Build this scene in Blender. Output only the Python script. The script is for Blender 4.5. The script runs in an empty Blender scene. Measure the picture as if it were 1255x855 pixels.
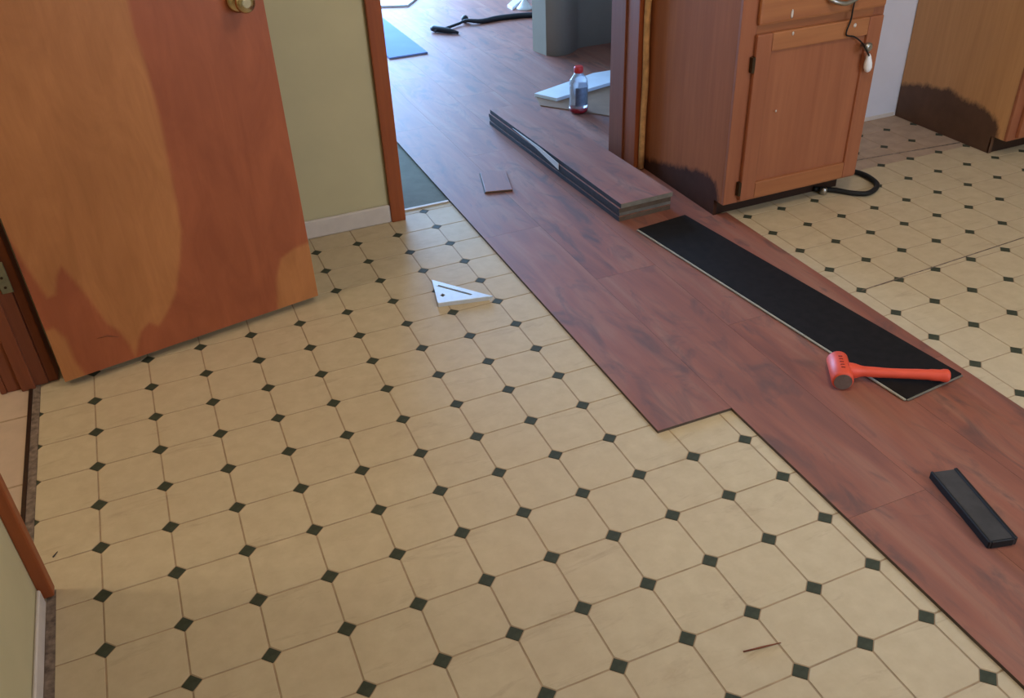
import bpy, bmesh, math, random
import numpy as np
from mathutils import Vector, Matrix
from mathutils.geometry import tessellate_polygon

random.seed(7)
SC = bpy.context.scene
COL = SC.collection
U = 0.1524            # one tile pitch in metres; layout numbers below are in tile pitches

# ------------------------------------------------------------------ camera
CR = np.array([[0.92088627, -0.38789024, -0.03885416],
               [-0.24565321, -0.50001905, -0.83044292],
               [0.30269288, 0.77428813, -0.55574716]])
CC = np.array([2.38006147, -9.08728058, 9.52597874])
CF = 1082.9945
cd = bpy.data.cameras.new('camera'); cam = bpy.data.objects.new('camera', cd); COL.objects.link(cam)
cd.sensor_width = 36.0; cd.lens = CF / 1255.0 * 36.0; cd.clip_start = 0.05; cd.clip_end = 60
M = Matrix.Identity(4)
for i in range(3):
    M[i][0] = CR[0][i]; M[i][1] = -CR[1][i]; M[i][2] = -CR[2][i]; M[i][3] = CC[i] * U
cam.matrix_world = M
SC.camera = cam

def ray(u, v):
    return CR.T @ np.array([(u - 627.5) / CF, (v - 427.5) / CF, 1.0])
def gnd(u, v, z=0.0):
    d = ray(u, v); return CC + (z - CC[2]) / d[2] * d
def onplane(u, v, p, n):
    d = ray(u, v); n = np.array(n, float)
    return CC + np.dot(np.array(p, float) - CC, n) / np.dot(d, n) * d
def pix(p):
    y = CR @ (np.array(p, float) - CC)
    if y[2] <= 0.1: return (-9999, -9999)
    return (CF * y[0] / y[2] + 627.5, CF * y[1] / y[2] + 427.5)

def srgb(r, g, b):
    f = lambda c: (c / 255 / 12.92) if c / 255 <= 0.04045 else ((c / 255 + 0.055) / 1.055) ** 2.4
    return (f(r), f(g), f(b), 1.0)

# ------------------------------------------------------------------ light
SC.view_settings.view_transform = 'Standard'
SC.view_settings.look = 'None'
SC.view_settings.gamma = 1.0
SC.view_settings.use_curve_mapping = False
SC.view_settings.exposure = 0.0

W = bpy.data.worlds.new('sky'); SC.world = W; W.use_nodes = True
bgn = W.node_tree.nodes['Background']
bgn.inputs[0].default_value = (0.42, 0.62, 1.0, 1); bgn.inputs[1].default_value = 3.0

def area(name, loc, size, sizey, energy, color, direction):
    l = bpy.data.lights.new(name, 'AREA'); l.shape = 'RECTANGLE'
    l.size = size * U; l.size_y = sizey * U; l.energy = energy; l.color = color
    o = bpy.data.objects.new(name, l); COL.objects.link(o)
    o.location = [c * U for c in loc]
    o.rotation_euler = Vector(direction).to_track_quat('-Z', 'Y').to_euler()
    return o
# daylight through the big window of the room beyond the doorway
area('daylight_far_window', (9.5, 45.8, 7.2), 20, 13, 600, (0.30, 0.56, 1.0), (0, -1, -0.05))
# added cool fill behind the camera, lifts cabinet fronts, wall and door
area('added_cool_fill', (19.0, -15.8, 9.0), 10, 6, 40, (0.78, 0.86, 1.0), (0, 1, -0.15))

def lamp(name, loc, energy, color, rad):
    l = bpy.data.lights.new(name, 'POINT'); l.energy = energy; l.color = color; l.shadow_soft_size = rad
    o = bpy.data.objects.new(name, l); COL.objects.link(o); o.location = [c * U for c in loc]
    return o
lamp('kitchen_ceiling_lamp', (11.0, -1.5, 14.6), 31, (1.0, 0.85, 0.67), 0.16)
lamp('hall_ceiling_lamp', (-7.5, 4.6, 14.4), 26, (1.0, 0.86, 0.68), 0.12)

# ------------------------------------------------------------------ materials
class NT:
    def __init__(self, name):
        self.m = bpy.data.materials.new(name); self.m.use_nodes = True
        self.t = self.m.node_tree; self.b = self.t.nodes['Principled BSDF']
    def n(self, kind, **kw):
        x = self.t.nodes.new(kind)
        for k, v in kw.items(): setattr(x, k, v)
        return x
    def l(self, a, b): self.t.links.new(a, b)
    def coord(self, scale=(1, 1, 1), rand=0.0, world=False):
        if world: src = self.n('ShaderNodeNewGeometry').outputs['Position']
        else: src = self.n('ShaderNodeTexCoord').outputs['Object']
        if rand:
            oi = self.n('ShaderNodeObjectInfo'); mu = self.n('ShaderNodeMath', operation='MULTIPLY')
            self.l(oi.outputs['Random'], mu.inputs[0]); mu.inputs[1].default_value = rand
            ad = self.n('ShaderNodeVectorMath', operation='ADD'); self.l(src, ad.inputs[0]); self.l(mu.outputs[0], ad.inputs[1])
            src = ad.outputs[0]
        mp = self.n('ShaderNodeVectorMath', operation='MULTIPLY'); self.l(src, mp.inputs[0]); mp.inputs[1].default_value = scale
        return mp.outputs[0]
    def noise(self, vec, scale, detail=4, rough=0.55, dist=0.0):
        x = self.n('ShaderNodeTexNoise'); self.l(vec, x.inputs['Vector'])
        x.inputs['Scale'].default_value = scale; x.inputs['Detail'].default_value = detail
        x.inputs['Roughness'].default_value = rough; x.inputs['Distortion'].default_value = dist
        return x.outputs['Fac']
    def ramp(self, fac, stops):
        x = self.n('ShaderNodeValToRGB'); self.l(fac, x.inputs[0]); e = x.color_ramp.elements
        while len(e) < len(stops): e.new(0.5)
        for i, (p, c) in enumerate(stops): e[i].position = p; e[i].color = c
        return x.outputs[0]
    def mix(self, fac, a, b, mode='MIX'):
        x = self.n('ShaderNodeMix', data_type='RGBA', blend_type=mode)
        for s, v in ((x.inputs[0], fac), (x.inputs[6], a), (x.inputs[7], b)):
            if hasattr(v, 'is_linked'): self.l(v, s)
            else: s.default_value = v
        return x.outputs[2]
    def math(self, op, a, b=None, clamp=False):
        x = self.n('ShaderNodeMath', operation=op); x.use_clamp = clamp
        for s, v in ((x.inputs[0], a), (x.inputs[1], b)):
            if v is None: continue
            if hasattr(v, 'is_linked'): self.l(v, s)
            else: s.default_value = v
        return x.outputs[0]
    def bump(self, h, strength=0.2, dist=0.002):
        x = self.n('ShaderNodeBump'); x.inputs['Strength'].default_value = strength; x.inputs['Distance'].default_value = dist
        self.l(h, x.inputs['Height']); self.l(x.outputs[0], self.b.inputs['Normal'])
    def done(self, color, rough=0.5, spec=0.5, metal=0.0, **kw):
        if hasattr(color, 'is_linked'): self.l(color, self.b.inputs['Base Color'])
        else: self.b.inputs['Base Color'].default_value = color
        if hasattr(rough, 'is_linked'): self.l(rough, self.b.inputs['Roughness'])
        else: self.b.inputs['Roughness'].default_value = rough
        self.b.inputs['Specular IOR Level'].default_value = spec; self.b.inputs['Metallic'].default_value = metal
        for k, v in kw.items(): self.b.inputs[k].default_value = v
        return self.m

def gain(c, k): return (min(c[0] * k, 1), min(c[1] * k, 1), min(c[2] * k, 1), 1)

def plain(name, c, rough=0.5, spec=0.4, var=0.12, scale=18, metal=0.0, bump=0.0, **kw):
    t = NT(name); v = t.coord()
    f = t.noise(v, scale, 4)
    col = t.ramp(f, [(0.3, gain(c, 1 - var)), (0.7, gain(c, 1 + var))])
    if bump: t.bump(f, bump)
    return t.done(col, rough, spec, metal, **kw)

def wood(name, ca, cb, cc, axis='z', rough=0.45, spec=0.35, scale=1.0, mask=None, maskcol=None, rand=9.0):
    t = NT(name)
    st = {'x': (1.2, 26, 26), 'y': (26, 1.2, 26), 'z': (26, 26, 1.2)}[axis]
    bl = {'x': (0.8, 6, 6), 'y': (6, 0.8, 6), 'z': (6, 6, 0.8)}[axis]
    fine = t.noise(t.coord([s * scale for s in st], rand), 2.2, 5, 0.65, 0.4)
    big = t.noise(t.coord([s * scale for s in bl], rand), 1.3, 3, 0.5, 0.8)
    c1 = t.ramp(big, [(0.3, ca), (0.7, cb)])
    f2 = t.ramp(fine, [(0.35, (0, 0, 0, 1)), (0.75, (1, 1, 1, 1))])
    k = t.math('MULTIPLY', f2, 0.45)
    col = t.mix(k, c1, cc)
    if mask:
        at = t.n('ShaderNodeAttribute'); at.attribute_name = mask
        nz = t.noise(t.coord((16, 16, 9)), 2.0, 6, 0.75)
        a = t.math('ADD', at.outputs['Fac'], t.math('MULTIPLY', t.math('SUBTRACT', nz, 0.5), 0.9))
        s = t.ramp(a, [(0.30, (0, 0, 0, 1)), (0.66, (1, 1, 1, 1))])
        sc_ = t.mix(t.noise(t.coord((6, 6, 6)), 2, 5), maskcol, gain(maskcol, 4.0))
        col = t.mix(t.math('MULTIPLY', s, 0.94), col, sc_)
    t.bump(fine, 0.08, 0.001)
    return t.done(col, rough, spec)

MAT = {}
# sheet vinyl: cream octagons, dark insets, grout
t = NT('vinyl_cream')
wv = t.coord((1, 1, 1), world=True)
oi = t.n('ShaderNodeObjectInfo')
f = t.noise(wv, 22, 5, 0.6); big = t.noise(wv, 1.6, 4, 0.6); dirt = t.noise(t.coord((1.0, 5.0, 1), world=True), 4.0, 5, 0.7, 0.6)
col = t.ramp(f, [(0.3, srgb(192, 174, 142)), (0.7, srgb(204, 187, 155))])
col = t.mix(t.math('MULTIPLY', t.ramp(big, [(0.4, (0, 0, 0, 1)), (0.75, (1, 1, 1, 1))]), 0.35), col, srgb(184, 162, 134))
col = t.mix(t.math('MULTIPLY', t.ramp(dirt, [(0.58, (0, 0, 0, 1)), (0.80, (1, 1, 1, 1))]), 0.42), col, srgb(128, 98, 74))
t.bump(f, 0.05, 0.0006)
MAT['tile'] = t.done(col, t.ramp(big, [(0.3, (0.55,) * 3 + (1,)), (0.7, (0.66,) * 3 + (1,))]), 0.26)
MAT['tiledirty'] = plain('vinyl_cream_soiled', srgb(176, 152, 130), 0.6, 0.3, 0.14, 14)
MAT['inset'] = plain('vinyl_dark_inset', srgb(64, 68, 54), 0.68, 0.2, 0.2, 60)
MAT['grout'] = plain('vinyl_grout', srgb(166, 142, 114), 0.55, 0.3, 0.18, 30)
MAT['grime'] = plain('grimy_subfloor', srgb(124, 108, 96), 0.85, 0.15, 0.45, 70, bump=0.3)
MAT['hall'] = plain('hall_vinyl', srgb(196, 172, 150), 0.5, 0.35, 0.08, 12)
MAT['farfloor'] = plain('far_grey_floor', srgb(112, 116, 106), 0.8, 0.12, 0.12, 16)
MAT['subfloor'] = plain('brown_subfloor', srgb(112, 86, 66), 0.7, 0.2, 0.2, 14)

# laminate planks
t = NT('laminate')
v1 = t.coord((7.0, 1.1, 7.0), 31.0); v2 = t.coord((34, 1.6, 34), 31.0); v3 = t.coord((5.0, 1.9, 5.0), 17.0)
b1 = t.noise(v1, 1.5, 4, 0.55, 0.9); b2 = t.noise(v2, 1.6, 5, 0.65, 0.3); b3 = t.noise(v3, 2.2, 4, 0.6, 1.4)
c = t.ramp(b1, [(0.28, srgb(116, 62, 46)), (0.5, srgb(146, 83, 61)), (0.72, srgb(156, 106, 84))])
c = t.mix(t.math('MULTIPLY', t.ramp(b2, [(0.42, (0, 0, 0, 1)), (0.8, (1, 1, 1, 1))]), 0.5), c, srgb(104, 66, 58))
c = t.mix(t.math('MULTIPLY', t.ramp(b3, [(0.52, (0, 0, 0, 1)), (0.70, (1, 1, 1, 1))]), 0.72), c, srgb(74, 54, 52))
oi = t.n('ShaderNodeObjectInfo')
c = t.mix(t.math('MULTIPLY', oi.outputs['Random'], 0.28), c, srgb(132, 94, 82))
t.bump(b2, 0.06, 0.0008)
MAT['lam'] = t.done(c, 0.62, 0.8)
MAT['lamedge'] = plain('plank_core_edge', srgb(92, 78, 66), 0.7, 0.2, 0.2, 30)
MAT['sidegrey'] = plain('plank_dark_long_edge', srgb(62, 62, 70), 0.6, 0.3, 0.2, 30)
MAT['core'] = plain('plank_grey_core', srgb(120, 116, 106), 0.7, 0.2, 0.15, 40)
MAT['corelight'] = plain('plank_tongue', srgb(158, 154, 140), 0.6, 0.25, 0.12, 40)
MAT['backing'] = plain('black_plank_backing', srgb(28, 25, 24), 0.7, 0.15, 0.25, 40)

MAT['wall'] = plain('beige_wall_paint', srgb(194, 184, 148), 0.75, 0.2, 0.03, 8, bump=0.05)
MAT['wallgrey'] = plain('pale_kitchen_wall_paint', srgb(214, 214, 224), 0.7, 0.25, 0.03, 8)
MAT['wallfar'] = plain('taupe_wall_paint', srgb(164, 154, 138), 0.75, 0.2, 0.03, 8)
MAT['ceil'] = plain('ceiling_paint', srgb(215, 208, 195), 0.85, 0.1, 0.03, 8)
MAT['base'] = plain('pale_baseboard_paint', srgb(206, 196, 188), 0.55, 0.3, 0.07, 14)
MAT['trim'] = wood('orange_stained_trim', srgb(146, 74, 38), srgb(160, 86, 46), srgb(112, 50, 26), 'z')
MAT['jamb'] = wood('red_brown_jamb', srgb(130, 72, 48), srgb(142, 84, 58), srgb(106, 56, 38), 'z', rough=0.6, spec=0.2)
MAT['oak'] = wood('stained_oak', srgb(152, 92, 64), srgb(166, 104, 72), srgb(132, 76, 52), 'z')
MAT['oakx'] = wood('stained_oak_rail', srgb(160, 100, 64), srgb(174, 114, 72), srgb(136, 80, 52), 'x')
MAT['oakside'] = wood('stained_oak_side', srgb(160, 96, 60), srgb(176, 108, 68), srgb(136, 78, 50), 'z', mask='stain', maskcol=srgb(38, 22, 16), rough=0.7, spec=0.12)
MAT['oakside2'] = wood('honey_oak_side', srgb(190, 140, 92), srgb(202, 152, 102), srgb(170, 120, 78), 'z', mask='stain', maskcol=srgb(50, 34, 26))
MAT['darkwood'] = wood('dark_toe_kick', srgb(48, 30, 22), srgb(58, 36, 26), srgb(34, 22, 18), 'x')
MAT['rawwood'] = plain('raw_wood_strip', srgb(206, 160, 108), 0.7, 0.2, 0.25, 30)

# door veneer: two-tone, masked by the veneer figure
t = NT('door_veneer')
at = t.n('ShaderNodeAttribute'); at.attribute_name = 'veneer'
fine = t.noise(t.coord((30, 30, 2.0)), 2.0, 5, 0.65, 0.3); big = t.noise(t.coord((7, 7, 2.2)), 1.6, 4, 0.6, 1.2)
gold = t.ramp(big, [(0.3, srgb(170, 110, 64)), (0.7, srgb(190, 126, 76))])
red = t.ramp(big, [(0.3, srgb(150, 80, 50)), (0.7, srgb(170, 94, 60))])
c = t.mix(at.outputs['Fac'], gold, red)
c = t.mix(t.math('MULTIPLY', t.ramp(fine, [(0.4, (0, 0, 0, 1)), (0.8, (1, 1, 1, 1))]), 0.22), c, srgb(136, 74, 44))
MAT['veneer'] = t.done(c, 0.42, 0.4)
MAT['dooredge'] = wood('door_edge', srgb(110, 58, 32), srgb(122, 66, 36), srgb(86, 44, 26), 'z')

MAT['brass'] = plain('aged_brass', srgb(196, 182, 146), 0.25, 0.5, 0.1, 30, metal=1.0)
MAT['steel'] = plain('worn_steel', srgb(176, 174, 170), 0.35, 0.5, 0.1, 30, metal=1.0)
MAT['hingepale'] = plain('pale_painted_hinge', srgb(128, 122, 92), 0.6, 0.3, 0.25, 40)
MAT['hingedark'] = plain('dark_bronze_hinge', srgb(70, 54, 36), 0.45, 0.4, 0.2, 30, metal=0.6)
MAT['alu'] = plain('brushed_aluminium', srgb(206, 212, 220), 0.42, 0.5, 0.05, 60, metal=0.25)
MAT['orange'] = plain('orange_rubber', srgb(226, 84, 58), 0.5, 0.4, 0.06, 20)
MAT['orangeprint'] = plain('print_on_orange', srgb(140, 44, 30), 0.55, 0.3, 0.1, 40)
MAT['greyface'] = plain('worn_mallet_face', srgb(110, 92, 84), 0.7, 0.25, 0.2, 40)
MAT['black'] = plain('black_plastic', srgb(62, 60, 60), 0.5, 0.4, 0.2, 30)
MAT['rubber'] = plain('black_rubber', srgb(26, 26, 27), 0.6, 0.3, 0.2, 30)
MAT['hose'] = plain('dark_hose', srgb(30, 34, 44), 0.5, 0.4, 0.2, 30)
MAT['white'] = plain('white_plastic', srgb(236, 238, 242), 0.4, 0.4, 0.03, 20)
MAT['paper'] = plain('white_paper', srgb(232, 236, 240), 0.7, 0.2, 0.04, 20)
MAT['whiteboard'] = plain('white_board', srgb(222, 230, 240), 0.45, 0.4, 0.05, 10)
MAT['blue'] = plain('sky_tinted_sheet', srgb(128, 152, 206), 0.85, 0.08, 0.05, 6)  # blue sky reflection put into the base colour
MAT['card'] = plain('brown_cardboard', srgb(136, 108, 88), 0.8, 0.15, 0.08, 14)
MAT['redcap'] = plain('red_plastic', srgb(206, 48, 42), 0.4, 0.4, 0.05, 20)
MAT['redliquid'] = plain('red_liquid', srgb(140, 26, 36), 0.25, 0.5, 0.05, 20)
MAT['label'] = plain('grey_bottle_label', srgb(176, 184, 194), 0.5, 0.4, 0.3, 40)
t = NT('clear_plastic')
MAT['clear'] = t.done((0.86, 0.92, 1.0, 1), 0.12, 0.5, 0.0, **{'Transmission Weight': 0.75, 'IOR': 1.3, 'Alpha': 1.0})
t = NT('window_glass')
MAT['glass'] = t.done((1, 1, 1, 1), 0.02, 0.5, 0.0, **{'Transmission Weight': 1.0, 'IOR': 1.02})
MAT['winframe'] = plain('white_window_frame', srgb(225, 225, 225), 0.5, 0.3, 0.03, 10)

# ------------------------------------------------------------------ mesh helpers (all in tile pitches)
def link(name, mesh, parent=None):
    o = bpy.data.objects.new(name, mesh); COL.objects.link(o)
    if parent is not None: o.parent = parent
    return o
def finish(name, bm, mats, parent=None, loc=(0, 0, 0), smooth=False, origin=None):
    """bm is in pitches; origin (pitches) becomes the object's origin"""
    if origin is None:
        xs = [v.co for v in bm.verts]
        origin = (sum((min(c[i] for c in xs), max(c[i] for c in xs))) / 2 if i < 2 else min(c[2] for c in xs) for i in range(3))
        origin = tuple(origin)
    og = Vector(origin)
    for v in bm.verts: v.co = (v.co - og) * U
    me = bpy.data.meshes.new(name); bm.normal_update(); bm.to_mesh(me); bm.free()
    if not isinstance(mats, (list, tuple)): mats = [mats]
    for m in mats: me.materials.append(m)
    if smooth:
        for p in me.polygons: p.use_smooth = True
    o = link(name, me, parent)
    o.location = [(og[i] + loc[i]) * U for i in range(3)]
    return o
def bbox(bm, x0, x1, y0, y1, z0, z1, bev=0.0, seg=1, mi=0):
    r = bmesh.ops.create_cube(bm, size=1.0)
    for v in r['verts']:
        v.co.x = x0 if v.co.x < 0 else x1; v.co.y = y0 if v.co.y < 0 else y1; v.co.z = z0 if v.co.z < 0 else z1
    fs = set(f for v in r['verts'] for f in v.link_faces)
    for f in fs: f.material_index = mi
    if bev:
        es = list(set(e for v in r['verts'] for e in v.link_edges))
        rr = bmesh.ops.bevel(bm, geom=es, offset=bev, segments=seg, affect='EDGES', profile=0.6)
        for f in rr['faces']: f.material_index = mi
    return r
def box(name, x0, x1, y0, y1, z0, z1, mat, parent=None, bev=0.0, seg=1, origin=None):
    bm = bmesh.new(); bbox(bm, x0, x1, y0, y1, z0, z1, bev, seg)
    return finish(name, bm, mat, parent, origin=origin)
def prism(bm, poly, z0, z1, bev=0.0, mi=0):
    vb = [bm.verts.new((x, y, z0)) for x, y in poly]; vt = [bm.verts.new((x, y, z1)) for x, y in poly]
    n = len(poly)
    area2 = sum(poly[i][0] * poly[(i + 1) % n][1] - poly[(i + 1) % n][0] * poly[i][1] for i in range(n))
    fs = [bm.faces.new(vt), bm.faces.new(vb[::-1])]
    for i in range(n): fs.append(bm.faces.new((vb[i], vb[(i + 1) % n], vt[(i + 1) % n], vt[i])))
    if area2 < 0:
        for f in fs: f.normal_flip()
    for f in fs: f.material_index = mi
    if bev:
        es = list(fs[0].edges); bmesh.ops.bevel(bm, geom=es, offset=bev, segments=1, affect='EDGES')
    return fs
def tube(bm, pts, rad, n=10, cap=True, mi=0):
    pts = [Vector(p) for p in pts]; rings = []
    rads = rad if isinstance(rad, (list, tuple)) else [rad] * len(pts)
    prev = None
    for i, p in enumerate(pts):
        d = (pts[min(i + 1, len(pts) - 1)] - pts[max(i - 1, 0)]).normalized()
        if prev is None:
            a = d.orthogonal().normalized()
        else:
            a = (prev - d * prev.dot(d)).normalized()
        prev = a; b = d.cross(a)
        rings.append([bm.verts.new(p + (a * math.cos(2 * math.pi * k / n) + b * math.sin(2 * math.pi * k / n)) * rads[i]) for k in range(n)])
    for i in range(len(rings) - 1):
        for k in range(n):
            f = bm.faces.new((rings[i][k], rings[i][(k + 1) % n], rings[i + 1][(k + 1) % n], rings[i + 1][k])); f.material_index = mi; f.smooth = True
    if cap:
        bm.faces.new(rings[0][::-1]).material_index = mi; bm.faces.new(rings[-1]).material_index = mi
def lathe(bm, prof, n=24, c=(0, 0), mi=0):
    rings = []
    for r, z in prof:
        rings.append([bm.verts.new((c[0] + r * math.cos(2 * math.pi * k / n), c[1] + r * math.sin(2 * math.pi * k / n), z)) for k in range(n)])
    for i in range(len(rings) - 1):
        for k in range(n):
            f = bm.faces.new((rings[i][k], rings[i][(k + 1) % n], rings[i + 1][(k + 1) % n], rings[i + 1][k])); f.material_index = mi; f.smooth = True
    bm.faces.new(rings[0][::-1]).material_index = mi; bm.faces.new(rings[-1]).material_index = mi
def spline(pts, k=6):
    P = [Vector(p) for p in pts]; out = []
    for i in range(len(P) - 1):
        p0 = P[max(i - 1, 0)]; p1 = P[i]; p2 = P[i + 1]; p3 = P[min(i + 2, len(P) - 1)]
        for j in range(k):
            s = j / k
            out.append(0.5 * ((2 * p1) + (p2 - p0) * s + (2 * p0 - 5 * p1 + 4 * p2 - p3) * s * s + (3 * p1 - p0 - 3 * p2 + p3) * s ** 3))
    out.append(P[-1]); return out

def struct(o):
    o['kind'] = 'structure'; return o
def tag(o, label, cat, group=None):
    o['label'] = label; o['category'] = cat
    if group: o['group'] = group
    return o
def thing(name, label, cat, loc, rotz=0.0, group=None):
    o = bpy.data.objects.new(name, None); COL.objects.link(o); o.empty_display_size = 0.05
    o.location = [c * U for c in loc]; o.rotation_euler = (0, 0, rotz)
    return tag(o, label, cat, group)
def sroot(name, loc=(0, 0, 0)):
    o = bpy.data.objects.new(name, None); COL.objects.link(o); o.empty_display_size = 0.05
    o.location = [c * U for c in loc]; return struct(o)
O0 = (0, 0, 0)

def inpoly(x, y, poly):
    r = False; n = len(poly)
    for i in range(n):
        x1, y1 = poly[i]; x2, y2 = poly[(i + 1) % n]
        if (y1 > y) != (y2 > y) and x < (x2 - x1) * (y - y1) / (y2 - y1) + x1: r = not r
    return r
def pdist(x, y, poly):
    best = 1e9; n = len(poly)
    for i in range(n):
        x1, y1 = poly[i]; x2, y2 = poly[(i + 1) % n]; dx, dy = x2 - x1, y2 - y1
        L = dx * dx + dy * dy
        s = 0 if L == 0 else max(0, min(1, ((x - x1) * dx + (y - y1) * dy) / L))
        best = min(best, math.hypot(x - x1 - s * dx, y - y1 - s * dy))
    return best

# ------------------------------------------------------------------ layout constants
WL = -0.79            # face of left wall
WB = 10.85            # face of back wall (kitchen side)
WB2 = 12.15           # its far side
OPL, OPR = 7.44, 13.95   # opening to the next room
H = 16.0
PT = 0.055            # plank thickness
PW = 1.46
PX0 = 8.78

# ------------------------------------------------------------------ floors
floor = struct(box('floor', -1.14, 34, -16, 11.24, -0.5, -0.008, MAT['grout']))
hall = struct(box('floor_hallway', -12, -1.14, -6, 14, -0.5, 0.0, MAT['hall']))
box('grout_line', -12, -1.14, 4.03, 4.07, 0.0, 0.003, MAT['grout'], hall).location -= hall.location
box('grout_line', -12, -1.14, 6.03, 6.07, 0.0, 0.003, MAT['grout'], hall).location -= hall.location
struct(box('floor_far_room', -12, 34, 11.24, 47, -0.5, -0.004, MAT['farfloor']))
struct(box('trim_1', OPL - 0.1, PX0 - 0.02, 11.22, 11.32, -0.004, 0.03, MAT['base'], bev=0.008))

# vinyl tiles
hd = 0.130; gj = 0.012; TD = -0.008
def tile_poly(c, r):
    e = hd + gj * 0.6
    return [(c + e, r + gj), (c + 1 - e, r + gj), (c + 1 - gj, r + e), (c + 1 - gj, r + 1 - e),
            (c + 1 - e, r + 1 - gj), (c + e, r + 1 - gj), (c + gj, r + 1 - e), (c + gj, r + e)]
def dot_poly(c, r):
    return [(c + hd, r), (c, r + hd), (c - hd, r), (c, r - hd)]
def clip(poly, axis, val, keep_greater):
    out = []; n = len(poly)
    ins = lambda p: (p[axis] >= val) == keep_greater or p[axis] == val
    for i in range(n):
        a, b = poly[i], poly[(i + 1) % n]
        if ins(a): out.append(a)
        if ins(a) != ins(b):
            s = (val - a[axis]) / (b[axis] - a[axis])
            out.append((a[0] + (b[0] - a[0]) * s, a[1] + (b[1] - a[1]) * s))
    return out
def floor_clip(poly, c, r):
    xl = -0.94 if 1.4 <= r + 0.5 <= 7.0 else -0.61
    if c <= 0: poly = clip(poly, 0, xl, True)
    if not poly: return poly
    top = 11.22 if 7 <= c <= 13 else WB
    if r >= 9: poly = clip(poly, 1, top, False)
    return poly
def hidden_cell(x0, x1, y0, y1):
    rects = [(PX0, 14.62, 0.75, 12), (10.24, 14.62, -20, 12), (14.4, 18.1, 7.5, 12), (23.1, 40, 7.4, 12)]
    return any(x0 >= a and x1 <= b and y0 >= cc and y1 <= d for a, b, cc, d in rects)
shared = {}
def piece_obj(name, poly, mat, key):
    cx = sum(p[0] for p in poly) / len(poly); cy = sum(p[1] for p in poly) / len(poly)
    if key and key in shared: me = shared[key]; o = link(name, me, floor)
    else:
        bm = bmesh.new(); prism(bm, [(x - cx, y - cy) for x, y in poly], 0.0, 0.008, 0.004)
        for v in bm.verts: v.co *= U
        me = bpy.data.meshes.new(name); bm.to_mesh(me); bm.free(); me.materials.append(mat)
        if key: shared[key] = me
        o = link(name, me, floor)
    o.location = Vector((cx * U, cy * U, TD * U)) - floor.location
cells_in, cells_out = [], []
for kind in ('tile', 'tile_inset'):
    for c in range(-1, 33):
        for r in range(-15, 12):
            poly = tile_poly(c, r) if kind == 'tile' else dot_poly(c, r)
            full = poly; poly = floor_clip(poly, c, r)
            if len(poly) < 3: continue
            xs = [p[0] for p in poly]; ys = [p[1] for p in poly]
            if max(xs) - min(xs) < 0.02 or max(ys) - min(ys) < 0.02: continue
            if hidden_cell(min(xs), max(xs), min(ys), max(ys)): continue
            pp = [pix((x, y, 0)) for x, y in poly]
            vis = any(0 <= q[0] <= 1255 and 0 <= q[1] <= 855 for q in pp)
            (cells_in if vis else cells_out).append((kind, poly, poly == full))
for kind, poly, whole in cells_in:
    dirty = kind == 'tile' and min(p[1] for p in poly) > 8 and min(p[0] for p in poly) > 17
    piece_obj(kind, poly, MAT['tiledirty'] if dirty else MAT['tile'] if kind == 'tile' else MAT['inset'], (kind + ('d' if dirty else '')) if whole else None)
bm = bmesh.new()
for kind, poly, whole in cells_out:
    prism(bm, poly, TD, 0.0, 0.004, mi=0 if kind == 'tile' else 1)
for f in bm.faces: pass
o = finish('tile_field', bm, [MAT['tile'], MAT['inset']], floor); o.location -= floor.location; o['kind'] = 'stuff'
print('tiles in view', len([1 for k in cells_in if k[0] == 'tile']), len(cells_in))
# lifted sheet seam on the kitchen side and the dirty strips along the left wall
def fpart(name, *a, **k):
    o = box(name, *a, parent=floor, **k); o.location -= floor.location; return o
bm = bmesh.new(); a, b = gnd(1030, 200), gnd(1176, 175)
tube(bm, [(a[0], a[1], 0.004), (b[0], b[1], 0.004)], 0.018, 6); o = finish('sheet_seam', bm, MAT['grime'], floor); o.location -= floor.location
bm = bmesh.new(); a, b = gnd(1056, 356), gnd(1255, 291)
tube(bm, [(a[0], a[1], 0.002), (b[0], b[1], 0.002)], 0.012, 6); o = finish('sheet_seam', bm, MAT['grime'], floor); o.location -= floor.location
fpart('dirty_gap_strip', -0.735, -0.61, -16, 1.40, -0.006, 0.002, MAT['grime'])
fpart('dirty_gap_strip', -1.07, -0.94, 1.38, 7.02, -0.006, 0.012, MAT['grime'])
struct(box('trim_2', -1.14, -1.07, 1.38, 7.02, -0.02, 0.03, MAT['darkwood'], bev=0.01))

# laminate floor: each plank its own piece
lam = struct(box('floor_laminate', PX0 + 0.05, 14.55, 0.85, 11.24, -0.004, 0.0, MAT['lamedge']))
# far part of the underlay
o = box('underlay', PX0 + 0.05, 30, 12.2, 44.9, -0.003, 0.0, MAT['lamedge'], lam); o.location -= lam.location
plank_cache = {}
def plank_mesh(w, L, up=True):
    key = (round(w, 3), round(L, 3))
    if key in plank_cache: return plank_cache[key]
    bm = bmesh.new(); g = 0.0018
    bbox(bm, -w / 2 + g, w / 2 - g, -L / 2 + g, L / 2 - g, 0, PT)
    for f in bm.faces: f.material_index = 0 if f.normal.z > 0.3 else 1
    bm.normal_update()
    for f in bm.faces: f.material_index = 0 if f.normal.z > 0.3 else 1
    for v in bm.verts: v.co *= U
    me = bpy.data.meshes.new('plank'); bm.to_mesh(me); bm.free()
    me.materials.append(MAT['lam']); me.materials.append(MAT['lamedge'])
    plank_cache[key] = me; return me
def floor_plank(x0, x1, y0, y1):
    o = link('plank', plank_mesh(x1 - x0, y1 - y0), lam)
    o.location = Vector(((x0 + x1) / 2 * U, (y0 + y1) / 2 * U, 0)) - lam.location
PL = 8.0
def row(x0, x1, ys):
    for a, b in zip(ys[:-1], ys[1:]): floor_plank(x0, x1, a, b)
row(PX0, PX0 + PW, [0.75, 8.75, 16.75, 24.75, 32.75, 40.75, 44.9])
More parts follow.
